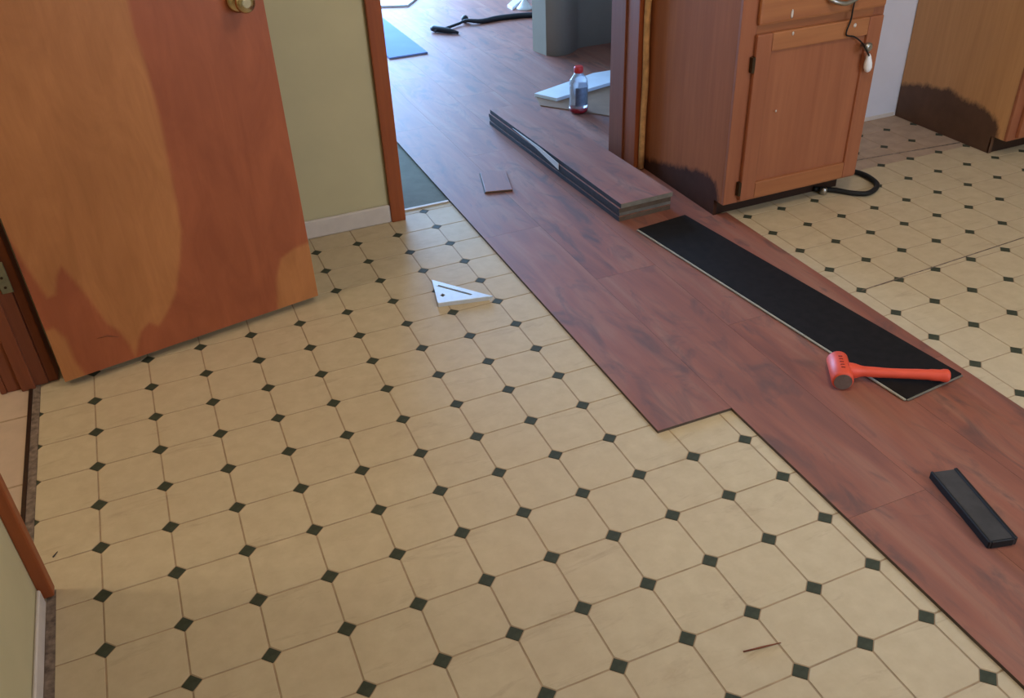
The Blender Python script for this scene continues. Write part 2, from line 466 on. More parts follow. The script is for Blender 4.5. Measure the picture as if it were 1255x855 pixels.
row(PX0 + PW, PX0 + 2 * PW, [-15.5, -10.2, -2.2, 5.8, 13.8, 21.8, 29.8, 37.8, 44.9])
row(PX0 + 2 * PW, PX0 + 3 * PW, [-15.5, -13.0, -5.0, 3.0, 11.0, 19.0, 27.0, 35.0, 43.0, 44.9])
row(PX0 + 3 * PW, PX0 + 4 * PW, [-15.5, -7.6, 0.4, 7.35])
floor_plank(PX0 + 3 * PW, 14.24, 7.35, 10.80)
floor_plank(PX0 + 3 * PW, 13.92, 10.80, 12.2)
row(PX0 + 3 * PW, PX0 + 4 * PW, [12.2, 16.4, 24.4, 32.4, 40.4, 44.9])
for k in range(4, 14):
    off = random.uniform(1.5, 8.0); ys = [12.2, 12.2 + off]
    while ys[-1] + PL < 44.0: ys.append(ys[-1] + PL)
    ys.append(44.9)
    row(PX0 + k * PW, PX0 + (k + 1) * PW, ys)

# ------------------------------------------------------------------ walls
def wallbox(name, *a, mat='wall', **k): return struct(box(name, *a, MAT[mat], **k))
wallbox('wall_left', -1.5, WL, -16, 1.42, 0, H)
wallbox('wall_left', -1.5, WL, 7.08, WB, 0, H)
wallbox('wall_left', -1.5, WL, 1.42, 7.08, 13.4, H)
wallbox('wall_back', -1.5, OPL - 0.12, WB, WB2, 0, H)
wallbox('wall_back', OPL - 0.12, 14.15, WB, WB2, 13.5, H)
wallbox('wall_back', 14.12, 34, WB, WB2, 0.0, H, mat='wallgrey')
for a in ((-1.5, 14, -16.6, -16, 0, H), (24, 34, -16.6, -16, 0, H), (14, 24, -16.6, -16, 0, 6), (14, 24, -16.6, -16, 12, H)):
    wallbox('wall_front', *a)
wallbox('wall_right', 34, 34.6, -16, WB, 0, H)
struct(box('ceiling', -12, 34.6, -16.6, 47.6, H, H + 0.6, MAT['ceil']))
# next room
wallbox('wall_far', -12, -0.6, 46, 46.6, 0, H, mat='wallfar'); wallbox('wall_far', 19.6, 34.6, 46, 46.6, 0, H, mat='wallfar')
wallbox('wall_far', -0.6, 19.6, 46, 46.6, 13.8, H, mat='wallfar'); wallbox('wall_far', -0.6, 19.6, 46, 46.6, 0, 0.5, mat='wallfar')
wallbox('wall_far_left', -12.6, -12, WB2, 46.6, 0, H, mat='wallfar')
wallbox('wall_far_right', 34, 34.6, WB2, 46.6, 0, H, mat='wallfar')
# hallway behind the left door
wallbox('wall_hall_left', -12.6, -12, -6, 14, 0, H); wallbox('wall_hall_near', -12.6, -1.5, -6.6, -6, 0, H)
wallbox('wall_hall_far', -12.6, -1.5, WB, WB2, 0, H)
# windows (out of frame)
def window(name, x0, x1, y0, y1, z0, z1, along):
    r = sroot(name, ((x0 + x1) / 2, (y0 + y1) / 2, z0))
    def p(n_, *a, m='winframe'):
        o = box(n_, *a, MAT[m], r); o.location -= r.location
    w = 0.35
    if along == 'x':
        p('window_frame', x0, x0 + w, y0, y1, z0, z1); p('window_frame', x1 - w, x1, y0, y1, z0, z1)
        p('window_frame', x0 + w, x1 - w, y0, y1, z0, z0 + w); p('window_frame', x0 + w, x1 - w, y0, y1, z1 - w, z1)
        p('mullion', (x0 + x1) / 2 - 0.15, (x0 + x1) / 2 + 0.15, y0, y1, z0 + w, z1 - w)
    else:
        p('window_frame', x0, x1, y0, y0 + w, z0, z1); p('window_frame', x0, x1, y1 - w, y1, z0, z1)
        p('window_frame', x0, x1, y0 + w, y1 - w, z0, z0 + w); p('window_frame', x0, x1, y0 + w, y1 - w, z1 - w, z1)
        p('mullion', x0, x1, (y0 + y1) / 2 - 0.15, (y0 + y1) / 2 + 0.15, z0 + w, z1 - w)
window('window_1', -0.6, 19.6, 46.1, 46.5, 0.5, 13.8, 'x')
window('added_window_2', 14, 24, -16.5, -16.1, 6, 12, 'x')  # added window framing the fill light behind the camera

# baseboards, casings, jambs
struct(box('baseboard_left', WL, -0.735, -16, 1.20, 0.0, 0.28, MAT['base'], bev=0.02))
struct(box('baseboard_back', -0.6, OPL - 0.36, WB - 0.10, WB, 0.0, 0.46, MAT['base'], bev=0.03))
struct(box('baseboard_right', 18.2, 23.0, WB - 0.03, WB, 0.0, 0.12, MAT['base'], bev=0.01))
struct(box('trim_3', WL, -0.61, 1.22, 1.42, 0.05, 13.6, MAT['trim'], bev=0.03, seg=2))      # near casing of the left doorway
struct(box('trim_4', OPL - 0.36, OPL, WB - 0.13, WB, 0.0, 13.8, MAT['trim'], bev=0.03, seg=2))  # casing left of opening
struct(box('trim_5', OPL - 0.12, OPL - 0.02, WB, WB2 + 0.1, 0.0, 13.5, MAT['jamb']))
# right jamb of the opening: jamb board, stop and raw strip beside the cabinet
struct(box('trim_6', 13.93, 14.12, 11.42, 12.2, PT, 13.5, MAT['jamb'], bev=0.02))
struct(box('trim_7', 13.97, 14.12, 10.80, 11.42, PT, 13.5, MAT['trim'], bev=0.02))
bm = bmesh.new(); pts = []
for i in range(30):
    z = PT + 0.02 + i * 0.45; pts.append((14.15 + random.uniform(-0.012, 0.012), 10.72 + random.uniform(-0.012, 0.012), z))
tube(bm, pts, 0.085, 8)
struct(finish('trim_8', bm, MAT['rawwood']))
# far jamb of the left doorway (door hangs on it)
jr = sroot('trim_9', (-1.1, 7.0, 0))
for n_, a, m in (('jamb_board', (-1.52, -0.80, 7.0, 7.10, 0.0, 13.4), 'jamb'), ('door_stop', (-1.26, -1.02, 6.90, 7.0, 0.0, 13.4), 'jamb'),
                 ('casing', (-0.80, -0.63, 7.04, 7.45, 0.0, 13.7), 'jamb')):
    o = box(n_, *a, MAT[m], jr, bev=0.015); o.location -= jr.location
o = box('jamb_edge', -1.62, -1.52, 6.97, 7.35, 0, 13.6, MAT['jamb'], jr, bev=0.015); o.location -= jr.location
o = box('hinge_leaf', -0.95, -0.76, 6.965, 7.0, 2.0, 2.6, MAT['hingepale'], jr, bev=0.01); o.location -= jr.location
for zz in (2.12, 2.31, 2.50):
    bm = bmesh.new(); tube(bm, [(-0.86, 6.97, zz), (-0.86, 6.955, zz)], 0.025, 8); o = finish('screw', bm, MAT['hingedark'], o if False else jr); o.location -= jr.location

# partition beyond the doorway with a rounded end
prof = [(16.43, 22.9), (16.40, 22.45), (16.50, 22.02), (16.75, 21.78), (17.10, 21.70), (17.45, 21.82), (17.80, 22.10), (18.15, 22.33), (19.3, 22.33), (27, 22.33), (27, 23.0), (16.6, 23.0)]
prof = [(16.34, 22.9)] + [(p.x, p.y) for p in spline([(x, y, 0) for x, y in prof[2:9]], 6)] + prof[9:]
bm = bmesh.new(); prism(bm, prof, PT, H)
for f in bm.faces: f.smooth = len(f.verts) == 4 and f.calc_center_median().x > 16.5
struct(finish('wall_partition', bm, MAT['wallfar']))

# ------------------------------------------------------------------ open door
hz = 0.15
A = gnd(80, 468, hz); B = gnd(390, 362, hz)
dv = (B - A); dl = math.hypot(dv[0], dv[1]); ex = dv / dl; ang = math.atan2(dv[1], dv[0])
nrm = np.array([-ex[1], ex[0], 0])     # away from camera
door = sroot('door_1', (A[0], A[1], 0.0)); door.rotation_euler = (0, 0, ang)
def dpt(u, v):
    p = onplane(u, v, A, nrm); return (float(np.dot(p - A, ex)), float(p[2]))
gold1 = [(-30, 0), (156, 0), (164.5, 41), (180, 85), (195, 142), (207, 203), (217, 251), (222, 285), (220.5, 317), (215, 361), (203.5, 385), (195, 399),
         (183, 395), (173, 405.5), (170, 416), (166, 437), (159, 422), (146, 405), (132, 397), (105, 360), (75, 326), (69.5, 338), (68, 361), (58, 365), (44, 344), (24, 314), (10, 290), (-30, 225)]
gold2 = [(50, 408), (66, 402), (80, 414), (92, 443), (112, 470), (60, 490)]
gold3 = [(400, 285), (378, 297), (359.5, 305), (344, 317), (339, 341), (341, 385), (410, 385)]
polys = []
p1 = [dpt(*q) for q in gold1]
p1 = [(-1.0, 13.5), (p1[1][0] - 0.12, 13.5)] + p1[1:] + [(-1.0, 3.2)]
polys = [p1, [dpt(*q) for q in gold2], [dpt(*q) for q in gold3]]
DH = 13.2
nx = 110; zs = [hz + 0.0]
z = hz
while z < 6.6: z += 0.05; zs.append(z)
while z < DH: z += 0.4; zs.append(min(z, DH))
bm = bmesh.new(); lay = bm.verts.layers.float.new('veneer')
grid = []
for zz in zs:
    rowv = []
    for i in range(nx + 1):
        xx = dl * i / nx; v = bm.verts.new((xx, 0, zz))
        dmin = min((pdist(xx, zz, q) for q in polys)); ins = any(inpoly(xx, zz, q) for q in polys)
        sd = -dmin if ins else dmin
        v[lay] = max(0.0, min(1.0, 0.5 + sd / 0.07)); rowv.append(v)
    grid.append(rowv)
for j in range(len(zs) - 1):
    for i in range(nx): bm.faces.new((grid[j][i], grid[j][i + 1], grid[j + 1][i + 1], grid[j + 1][i]))
finish('door_face', bm, MAT['veneer'], door, origin=O0)
box('door_core', 0.0, dl, 0.002, 0.23, hz, DH, MAT['dooredge'], door, origin=O0)
# scuff on the veneer
c0, z0 = dpt(118, 415); c1, z1 = dpt(146, 413)
bm = bmesh.new(); tube(bm, [(c0, 0.004, z0), ((c0 + c1) / 2, 0.004, z0 - 0.01), (c1, 0.004, z1)], [0.006, 0.022, 0.008], 6); finish('scuff_mark', bm, MAT['jamb'], door, origin=O0)
kx, kz = dpt(293, 8)
bm = bmesh.new(); lathe(bm, [(0.21, 0), (0.22, 0.03), (0.17, 0.07), (0.07, 0.09), (0.06, 0.2), (0.10, 0.25), (0.165, 0.31), (0.175, 0.37), (0.15, 0.42), (0.07, 0.45)], 28)
bmesh.ops.rotate(bm, verts=bm.verts, cent=(0, 0, 0), matrix=Matrix.Rotation(math.radians(90), 3, 'X'))
bmesh.ops.translate(bm, verts=bm.verts, vec=(kx, 0, kz + 0.12))
finish('door_knob', bm, MAT['brass'], door, origin=O0)

# ------------------------------------------------------------------ cabinets
def panel_grid(name, xpos, y0, y1, z0, z1, polypix, mat, parent, notch=None, th=0.1, step=0.06, soft=0.45):
    """side panel in a plane x = xpos with a stain mask read from pixel outlines"""
    poly = [tuple(onplane(u, v, (xpos, 0, 0), (1, 0, 0))[1:]) for u, v in polypix]
    bm = bmesh.new(); lay = bm.verts.layers.float.new('stain')
    ny = int((y1 - y0) / step); ys = [y0 + (y1 - y0) * i / ny for i in range(ny + 1)]
    zz = [z0]; z = z0
    while z < 1.9: z += step; zz.append(z)
    while z < z1: z = min(z + 0.5, z1); zz.append(z)
    g = {}
    for j, z in enumerate(zz):
        for i, y in enumerate(ys):
            v = bm.verts.new((xpos, y, z)); d = pdist(y, z, poly); sd = d if inpoly(y, z, poly) else -d
            v[lay] = max(0, min(1, 0.5 + sd / soft)); g[i, j] = v
    for j in range(len(zz) - 1):
        for i in range(ny):
            if notch and (ys[i] + ys[i + 1]) / 2 < notch[0] and (zz[j] + zz[j + 1]) / 2 < notch[1]: continue
            bm.faces.new((g[i, j], g[i, j + 1], g[i + 1, j + 1], g[i + 1, j]))
    fs = list(bm.faces)
    r = bmesh.ops.extrude_face_region(bm, geom=fs)
    vs = [e for e in r['geom'] if isinstance(e, bmesh.types.BMVert)]
    bmesh.ops.translate(bm, verts=vs, vec=(th, 0, 0))
    bmesh.ops.delete(bm, geom=[v for v in bm.verts if not v.link_faces], context='VERTS')
    bmesh.ops.recalc_face_normals(bm, faces=bm.faces)
    o = finish(name, bm, mat, parent); o.location -= parent.location
    return o

def loc_part(parent, name, *a, mat='oak', bev=0.012, seg=2, sub=None):
    o = box(name, *a, MAT[mat], sub or parent, bev=bev, seg=seg)
    o.location -= parent.location
    if sub is not None and sub is not parent: o.location -= sub.location
    return o

CX0, CX1, CY, CT = 14.28, 18.16, 7.05, 0.42
cab = thing('base_cabinet', 'oak base cabinet with drawer above one panelled door, cord hanging on it', 'cabinet', ((CX0 + CX1) / 2, (CY + WB) / 2, 0.0))
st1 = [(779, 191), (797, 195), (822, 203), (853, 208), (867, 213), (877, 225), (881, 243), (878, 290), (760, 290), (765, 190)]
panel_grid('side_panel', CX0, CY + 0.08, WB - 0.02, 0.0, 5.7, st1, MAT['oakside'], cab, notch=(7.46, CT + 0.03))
loc_part(cab, 'side_panel', CX1 - 0.1, CX1, CY + 0.08, WB - 0.02, CT, 5.7, mat='oak')
loc_part(cab, 'bottom_panel', CX0 + 0.1, CX1 - 0.1, CY + 0.12, WB - 0.1, CT, CT + 0.12, mat='darkwood')
loc_part(cab, 'top_panel', CX0, CX1, CY, WB - 0.02, 5.7, 5.8, mat='oak')
loc_part(cab, 'toe_kick', CX0 + 0.1, CX1 - 0.12, 7.46, 7.56, 0.0, CT, mat='darkwood')
loc_part(cab, 'stile', CX0, CX0 + 0.42, CY, CY + 0.1, CT, 5.7)
loc_part(cab, 'stile', CX1 - 0.3, CX1, CY, CY + 0.1, CT, 5.7)
loc_part(cab, 'rail', CX0 + 0.42, CX1 - 0.3, CY, CY + 0.1, CT, CT + 0.3, mat='oakx')
loc_part(cab, 'rail', CX0 + 0.42, CX1 - 0.3, CY, CY + 0.1, 4.2, 4.7, mat='oakx')
loc_part(cab, 'rail', CX0 + 0.42, CX1 - 0.3, CY, CY + 0.1, 5.5, 5.7, mat='oakx')
DX0, DX1, DZ0, DZ1 = CX0 + 0.38, CX1 - 0.08, CT + 0.08, 4.36
F0, F1 = CY - 0.12, CY - 0.005
def panel_door(parent, x0, x1, z0, z1, f0, f1, sw=0.40, mat='oak', matx='oakx'):
    d = bpy.data.objects.new('door', None); COL.objects.link(d); d.parent = parent; d.empty_display_size = 0.05
    d.location = Vector(((x0 + x1) / 2 * U, f0 * U, z0 * U)) - parent.location
    def p(name, *a, m, bev=0.03):
        o = box(name, *a, MAT[m], d, bev=bev, seg=2); o.location = o.location - parent.location - d.location
        return o
    p('door_stile', x0, x0 + sw, f0, f1, z0, z1, m=mat); p('door_stile', x1 - sw, x1, f0, f1, z0, z1, m=mat)
    p('door_rail', x0 + sw, x1 - sw, f0, f1, z0, z0 + sw, m=matx); p('door_rail', x0 + sw, x1 - sw, f0, f1, z1 - sw, z1, m=matx)
    p('door_panel', x0 + sw - 0.02, x1 - sw + 0.02, f0 + 0.07, f1, z0 + sw - 0.02, z1 - sw + 0.02, m=mat, bev=0)
    return d, p
d1, dp = panel_door(cab, DX0, DX1, DZ0, DZ1, F0, F1)
for hzz in (0.80, 3.72):
    dp('hinge', DX0 - 0.07, DX0 + 0.005, F0 + 0.0, F1, hzz - 0.17, hzz + 0.17, m='hingedark', bev=0.01)
bm = bmesh.new(); lathe(bm, [(0.05, 0), (0.045, 0.1), (0.10, 0.16), (0.11, 0.22), (0.06, 0.27)], 16)
bmesh.ops.rotate(bm, verts=bm.verts, cent=(0, 0, 0), matrix=Matrix.Rotation(math.radians(90), 3, 'X'))
kn = onplane(1062, 57, (0, F0 - 0.15, 0), (0, 1, 0)); KX, KZ = float(kn[0]), float(kn[2])
bmesh.ops.translate(bm, verts=bm.verts, vec=(KX, F0, KZ))
o = finish('knob', bm, MAT['steel'], d1); o.location = o.location - cab.location - d1.location
# drawer
dr = bpy.data.objects.new('drawer', None); COL.objects.link(dr); dr.parent = cab; dr.empty_display_size = 0.05
dr.location = Vector(((DX0 + DX1) / 2 * U, F0 * U, 4.54 * U)) - cab.location
def drp(name, *a, m='oakx', bev=0.03):
    o = box(name, *a, MAT[m], dr, bev=bev, seg=2); o.location = o.location - cab.location - dr.location; return o
drp('drawer_front', DX0, DX1, F0, F1, 4.54, 5.6, bev=0.06)
bm = bmesh.new(); hx = 16.75
tube(bm, spline([(hx - 0.35, F0, 4.93), (hx - 0.33, F0 - 0.15, 4.88), (hx, F0 - 0.2, 4.80), (hx + 0.33, F0 - 0.15, 4.88), (hx + 0.35, F0, 4.93)], 5), 0.05, 10)
o = finish('handle', bm, MAT['steel'], dr); o.location = o.location - cab.location - dr.location
# paint spots on the cabinet front
for (u, v, rx, rz, par) in ((971, 17, 0.035, 0.10, dr), (972, 41, 0.03, 0.045, d1), (1048, 31, 0.045, 0.05, d1), (951, 136, 0.025, 0.03, d1)):
    q = onplane(u, v, (0, F0 - 0.005, 0), (0, 1, 0)); bm = bmesh.new()
    lathe(bm, [(0.2, 0), (1.0, 0.006), (0.7, 0.014), (0.15, 0.02)], 10)
    bmesh.ops.rotate(bm, verts=bm.verts, cent=(0, 0, 0), matrix=Matrix.Rotation(math.radians(90), 3, 'X'))
    for w in bm.verts: w.co.x *= rx; w.co.z *= rz
    bmesh.ops.translate(bm, verts=bm.verts, vec=(q[0], F0, q[2]))
    o = finish('paint_spot', bm, MAT['base'], par); o.location = o.location - cab.location - par.location

# cord with white plug looped over the cabinet front
ct = thing('hanging_cord', 'thin black cord with white pull hanging on the oak cabinet front', 'cord', (KX, F0 - 0.1, KZ - 0.6))
def fpt(u, v, off=0.12):
    q = onplane(u, v, (0, F0 - off, 0), (0, 1, 0)); return (float(q[0]), float(q[1]), float(q[2]))
bm = bmesh.new()
tube(bm, spline([fpt(1052, -16, 0.10), fpt(1046, 8, 0.06), fpt(1043, 24, 0.05), fpt(1037, 42, 0.05), fpt(1047, 45, 0.05), fpt(1056, 52, 0.07), fpt(1061, 60, 0.32), fpt(1065, 68, 0.2)], 6), 0.018, 8)
o = finish('cord', bm, MAT['rubber'], ct); o.location -= ct.location
pa = fpt(1065, 66, 0.16); pb = fpt(1063, 88, 0.14)
bm = bmesh.new(); P0 = Vector(pa); P1 = Vector(pb)
tube(bm, [P0.lerp(P1, s) for s in (0, .12, .3, .5, .75, .92, 1)], [0.03, 0.055, 0.07, 0.09, 0.095, 0.07, 0.03], 12)
o = finish('pull', bm, MAT['white'], ct); o.location -= ct.location

# second cabinet
X2, Y2 = 23.05, 6.85
cab2 = thing('base_cabinet', 'honey oak base cabinet end with dark water stain along the bottom', 'cabinet', (26.0, (Y2 + WB) / 2, 0.0))
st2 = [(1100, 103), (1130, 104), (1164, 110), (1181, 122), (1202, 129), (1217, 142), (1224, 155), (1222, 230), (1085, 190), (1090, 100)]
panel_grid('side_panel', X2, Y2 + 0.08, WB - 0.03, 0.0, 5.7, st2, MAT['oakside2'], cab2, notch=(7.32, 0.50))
loc_part(cab2, 'toe_kick', X2 + 0.1, 30, 7.32, 7.42, 0.0, 0.5, mat='darkwood')
loc_part(cab2, 'toe_kick_corner', X2, X2 + 0.1, 7.30, 7.36, 0.0, 0.46, mat='jamb')
loc_part(cab2, 'top_panel', X2, 30, Y2, WB - 0.03, 5.7, 5.8)
loc_part(cab2, 'bottom_panel', X2 + 0.1, 30, Y2 + 0.12, WB - 0.1, 0.5, 0.6, mat='darkwood')
loc_part(cab2, 'side_panel', 29.9, 30, Y2 + 0.08, WB - 0.03, 0.5, 5.7)
loc_part(cab2, 'stile', X2, X2 + 0.34, Y2, Y2 + 0.1, 0.48, 5.7)
loc_part(cab2, 'stile', 29.7, 30, Y2, Y2 + 0.1, 0.48, 5.7)
loc_part(cab2, 'rail', X2 + 0.34, 29.7, Y2, Y2 + 0.1, 0.48, 0.8, mat='oakx')
loc_part(cab2, 'rail', X2 + 0.34, 29.7, Y2, Y2 + 0.1, 4.3, 4.7, mat='oakx')
loc_part(cab2, 'rail', X2 + 0.34, 29.7, Y2, Y2 + 0.1, 5.5, 5.7, mat='oakx')
panel_door(cab2, X2 + 0.28, X2 + 3.3, 0.56, 4.4, Y2 - 0.12, Y2 - 0.005)
panel_door(cab2, X2 + 3.45, 29.8, 0.56, 4.4, Y2 - 0.12, Y2 - 0.005)
loc_part(cab2, 'drawer_front', X2 + 0.28, X2 + 3.3, Y2 - 0.12, Y2 - 0.005, 4.56, 5.6, mat='oakx', bev=0.05)
loc_part(cab2, 'drawer_front', X2 + 3.45, 29.8, Y2 - 0.12, Y2 - 0.005, 4.56, 5.6, mat='oakx', bev=0.05)

# ------------------------------------------------------------------ things on the floor
# stack of planks
nst = 4; hh = 0.48 / nst
SB = np.array([12.03, 8.08]); SE = np.array([11.80, 16.0])
sd_ = (SE - SB); sl = np.hypot(*sd_); sang = math.atan2(sd_[1], sd_[0]) - math.pi / 2
labs = ['loose plank lying on top of the plank stack beside the door jamb', 'second plank from the top of the stack beside the door jamb',
        'third plank from the top of the stack beside the door jamb', 'bottom plank of the stack beside the door jamb']
for k in range(nst):
    bm = bmesh.new(); w = 1.46
    ox = (0.0, 0.03, -0.02, 0.02)[k]; oy = (0.0, 0.04, -0.03, -0.05)[k]
    bbox(bm, ox, ox + w, oy, oy + 7.95, 0.0, hh - 0.0015, 0.003)
    bm.normal_update()
    for f in bm.faces: f.material_index = 0 if f.normal.z > 0.5 else (2 if f.normal.z < -0.5 or abs(f.normal.x) > 0.5 else 1)
    zz = PT + 0.002 + k * hh
    o = finish('stacked_plank', bm, [MAT['lam'], MAT['core'] if k in (1, 3) else MAT['lamedge'], MAT['sidegrey']], None, origin=O0)
    o.location = (SB[0] * U, SB[1] * U, zz * U); o.rotation_euler = (0, 0, sang)
    tag(o, labs[nst - 1 - k], 'plank', 'planks in the stack')
# white paper strip on the side of the stack
ps = thing('paper_strip', 'white paper label strip clinging to the long side of the plank stack', 'paper', (SB[0], SB[1], PT), sang)
bm = bmesh.new()
pl = [(-0.028, 3.15, 0.22), (-0.028, 3.15, 0.40), (-0.028, 4.3, 0.47), (-0.028, 6.1, 0.455), (-0.028, 4.6, 0.38)]
vb = [bm.verts.new(p) for p in pl]; vt = [bm.verts.new((p[0] - 0.012, p[1], p[2])) for p in pl]
bm.faces.new(vb); bm.faces.new(vt[::-1])
for i in range(5): bm.faces.new((vb[i], vt[i], vt[(i + 1) % 5], vb[(i + 1) % 5]))
bmesh.ops.recalc_face_normals(bm, faces=bm.faces)
finish('strip', bm, MAT['paper'], ps, origin=O0)

# black upside-down plank
zb = PT + 0.003
a0 = gnd(780, 283, zb); a1 = gnd(1108, 492, zb); a2 = gnd(1176, 463, zb)
dirv = a1 - a0; BL = math.hypot(dirv[0], dirv[1]); bang = math.atan2(dirv[1], dirv[0])
bt = thing('upturned_plank', 'upside down plank showing its black underside and pale click edge', 'plank', (a0[0], a0[1], zb), bang)
box('plank_body', 0, BL, 0.05, 1.44, 0.0, 0.052, MAT['backing'], bt, bev=0.006, origin=O0)
box('tongue', 0, BL, 0.0, 0.05, 0.012, 0.036, MAT['corelight'], bt, bev=0.004, origin=O0)
box('tongue', BL, BL + 0.035, 0.05, 1.44, 0.012, 0.03, MAT['core'], bt, bev=0.003, origin=O0)

# orange mallet resting on the plank
zt = zb + 0.052
HC = gnd(1029, 455, zt + 0.1); hax = np.array([0.52, 0.85]); hax /= np.hypot(*hax); had = np.array([hax[1], -hax[0]])
mang = math.atan2(had[1], had[0])
mal = thing('mallet', 'orange dead blow mallet lying across the black plank', 'mallet', (HC[0], HC[1], PT), mang)
R0 = 0.185
bm = bmesh.new(); tube(bm, [(0, -0.36, R0 + 0.0), (0, -0.33, R0), (0, 0.33, R0), (0, 0.36, R0)], [R0 - 0.025, R0, R0, R0 - 0.025], 26)
finish('head', bm, MAT['orange'], mal, origin=O0)
bm = bmesh.new(); tube(bm, [(0, -0.372, R0), (0, -0.355, R0)], R0 - 0.03, 24); finish('striking_face', bm, MAT['greyface'], mal, origin=O0)
bm = bmesh.new(); tube(bm, [(0, 0.355, R0), (0, 0.372, R0)], R0 - 0.03, 24); finish('striking_face', bm, MAT['greyface'], mal, origin=O0)
bm = bmesh.new(); E1 = gnd(1166, 468, zt + 0.1); LH = float(np.dot(E1[:2] - HC[:2], had))
tube(bm, spline([(0.12, 0, R0), (0.26, 0, R0), (0.42, 0, R0), (0.8, 0, R0 - 0.01), (1.3, 0, R0), (LH - 0.3, 0, R0), (LH - 0.1, 0, R0), (LH - 0.03, 0, R0), (LH, 0, R0)], 3),
     [0.15] * 2 + [0.145, 0.135, 0.12, 0.105] + [0.095] * 3 + [0.09] * 3 + [0.095] * 3 + [0.105] * 3 + [0.118] * 3 + [0.11, 0.10, 0.085] + [0.05], 14)
finish('handle', bm, MAT['orange'], mal, origin=O0)
bm = bmesh.new()
for k in range(5):
    tube(bm, [(-0.03, -0.17 + k * 0.085, 2 * R0 - 0.002), (0.035, -0.17 + k * 0.085, 2 * R0 - 0.003)], 0.014, 6)
finish('print', bm, MAT['orangeprint'], mal, origin=O0)

# black tapping block
q0, q1, q2, q3 = [gnd(u, v, PT + 0.12) for u, v in ((1141, 578), (1172, 574), (1244, 658), (1213, 665))]
tl = math.hypot(q3[0] - q0[0], q3[1] - q0[1]); tang = math.atan2(q3[1] - q0[1], q3[0] - q0[0])
tb = thing('tapping_block', 'flat black plastic tapping block with a raised lip lying on the planks', 'block', (q0[0], q0[1], PT), tang)
tw = 0.42
box('block_body', 0, tl, 0.0, tw, 0.0, 0.12, MAT['black'], tb, bev=0.015, origin=O0)
box('lip', 0.0, tl, tw - 0.05, tw + 0.01, 0.0, 0.14, MAT['rubber'], tb, bev=0.012, origin=O0)
box('lip', 0.0, tl, -0.01, 0.03, 0.0, 0.135, MAT['rubber'], tb, bev=0.01, origin=O0)
box('lip', tl - 0.03, tl + 0.01, 0.03, tw - 0.05, 0.0, 0.135, MAT['rubber'], tb, bev=0.01, origin=O0)

# speed square
s0, s1, s2 = [gnd(u, v, 0.03) for u, v in ((529, 345), (537, 374), (604, 365))]
sa = math.atan2(s2[1] - s1[1], s2[0] - s1[0]); L1 = math.hypot(*(s2 - s1)[:2]); L0 = math.hypot(*(s0 - s1)[:2])
sq = thing('speed_square', 'white metal triangular carpenter square lying on the vinyl tiles', 'square', (s1[0], s1[1], 0.0), sa)
bm = bmesh.new()
tri = [(0, 0), (L1, 0), (0, L0)]
def lerp(a, b, s): return (a[0] + (b[0] - a[0]) * s, a[1] + (b[1] - a[1]) * s)
n1 = np.array([L0, L1]) / math.hypot(L0, L1)
hA = lerp(tri[2], tri[1], 0.16); hB = lerp(tri[2], tri[1], 0.72)
def off(p, d): return (p[0] - n1[0] * d, p[1] - n1[1] * d)
slot = [off(hA, 0.12), off(hB, 0.12), off(hB, 0.185), off(hA, 0.185)]
hole = [(0.14, 0.24), (0.20, 0.32), (0.14, 0.40), (0.08, 0.32)]
def ring_prism(bm, outer, holes, z0, z1):
    tops = []
    tris = tessellate_polygon([[Vector((x, y, 0)) for x, y in pl_] for pl_ in [outer] + holes])
    for z in (z0, z1):
        loops = [[bm.verts.new((x, y, z)) for x, y in pl_] for pl_ in [outer] + holes]
        flat = [v for vs in loops for v in vs]
        for tr in tris: bm.faces.new([flat[i] for i in tr])
        tops.append(loops)
    for la, lb in zip(*tops):
        for i in range(len(la)): bm.faces.new((la[i], la[(i + 1) % len(la)], lb[(i + 1) % len(la)], lb[i]))
    bmesh.ops.recalc_face_normals(bm, faces=bm.faces)
ring_prism(bm, tri, [slot, hole], 0.05, 0.075)
finish('blade', bm, MAT['alu'], sq, origin=O0)
box('fence', 0.0, L1 * 0.93, -0.03, 0.03, 0.0, 0.10, MAT['alu'], sq, bev=0.006, origin=O0)

# offcut on the laminate
p0, p1_, p2_ = [gnd(u, v, PT + 0.05) for u, v in ((584, 212), (595, 235), (628, 232))]
oa = math.atan2(p2_[1] - p1_[1], p2_[0] - p1_[0]); ow = math.hypot(*(p2_ - p1_)[:2]); ol = math.hypot(*(p0 - p1_)[:2])
oc = thing('plank_offcut', 'short brown plank offcut lying alone in the doorway', 'offcut', (p1_[0], p1_[1], PT), oa)
bm = bmesh.new(); bbox(bm, 0, ow, 0, ol, 0.0, 0.052, 0.008); bm.normal_update()
for f in bm.faces: f.material_index = 0 if f.normal.z > 0.5 else 1
finish('offcut_body', bm, [MAT['lam'], MAT['lamedge']], oc, origin=O0)
box('tongue', -0.03, 0.0, 0, ol, 0.01, 0.03, MAT['lamedge'], oc, bev=0.003, origin=O0)

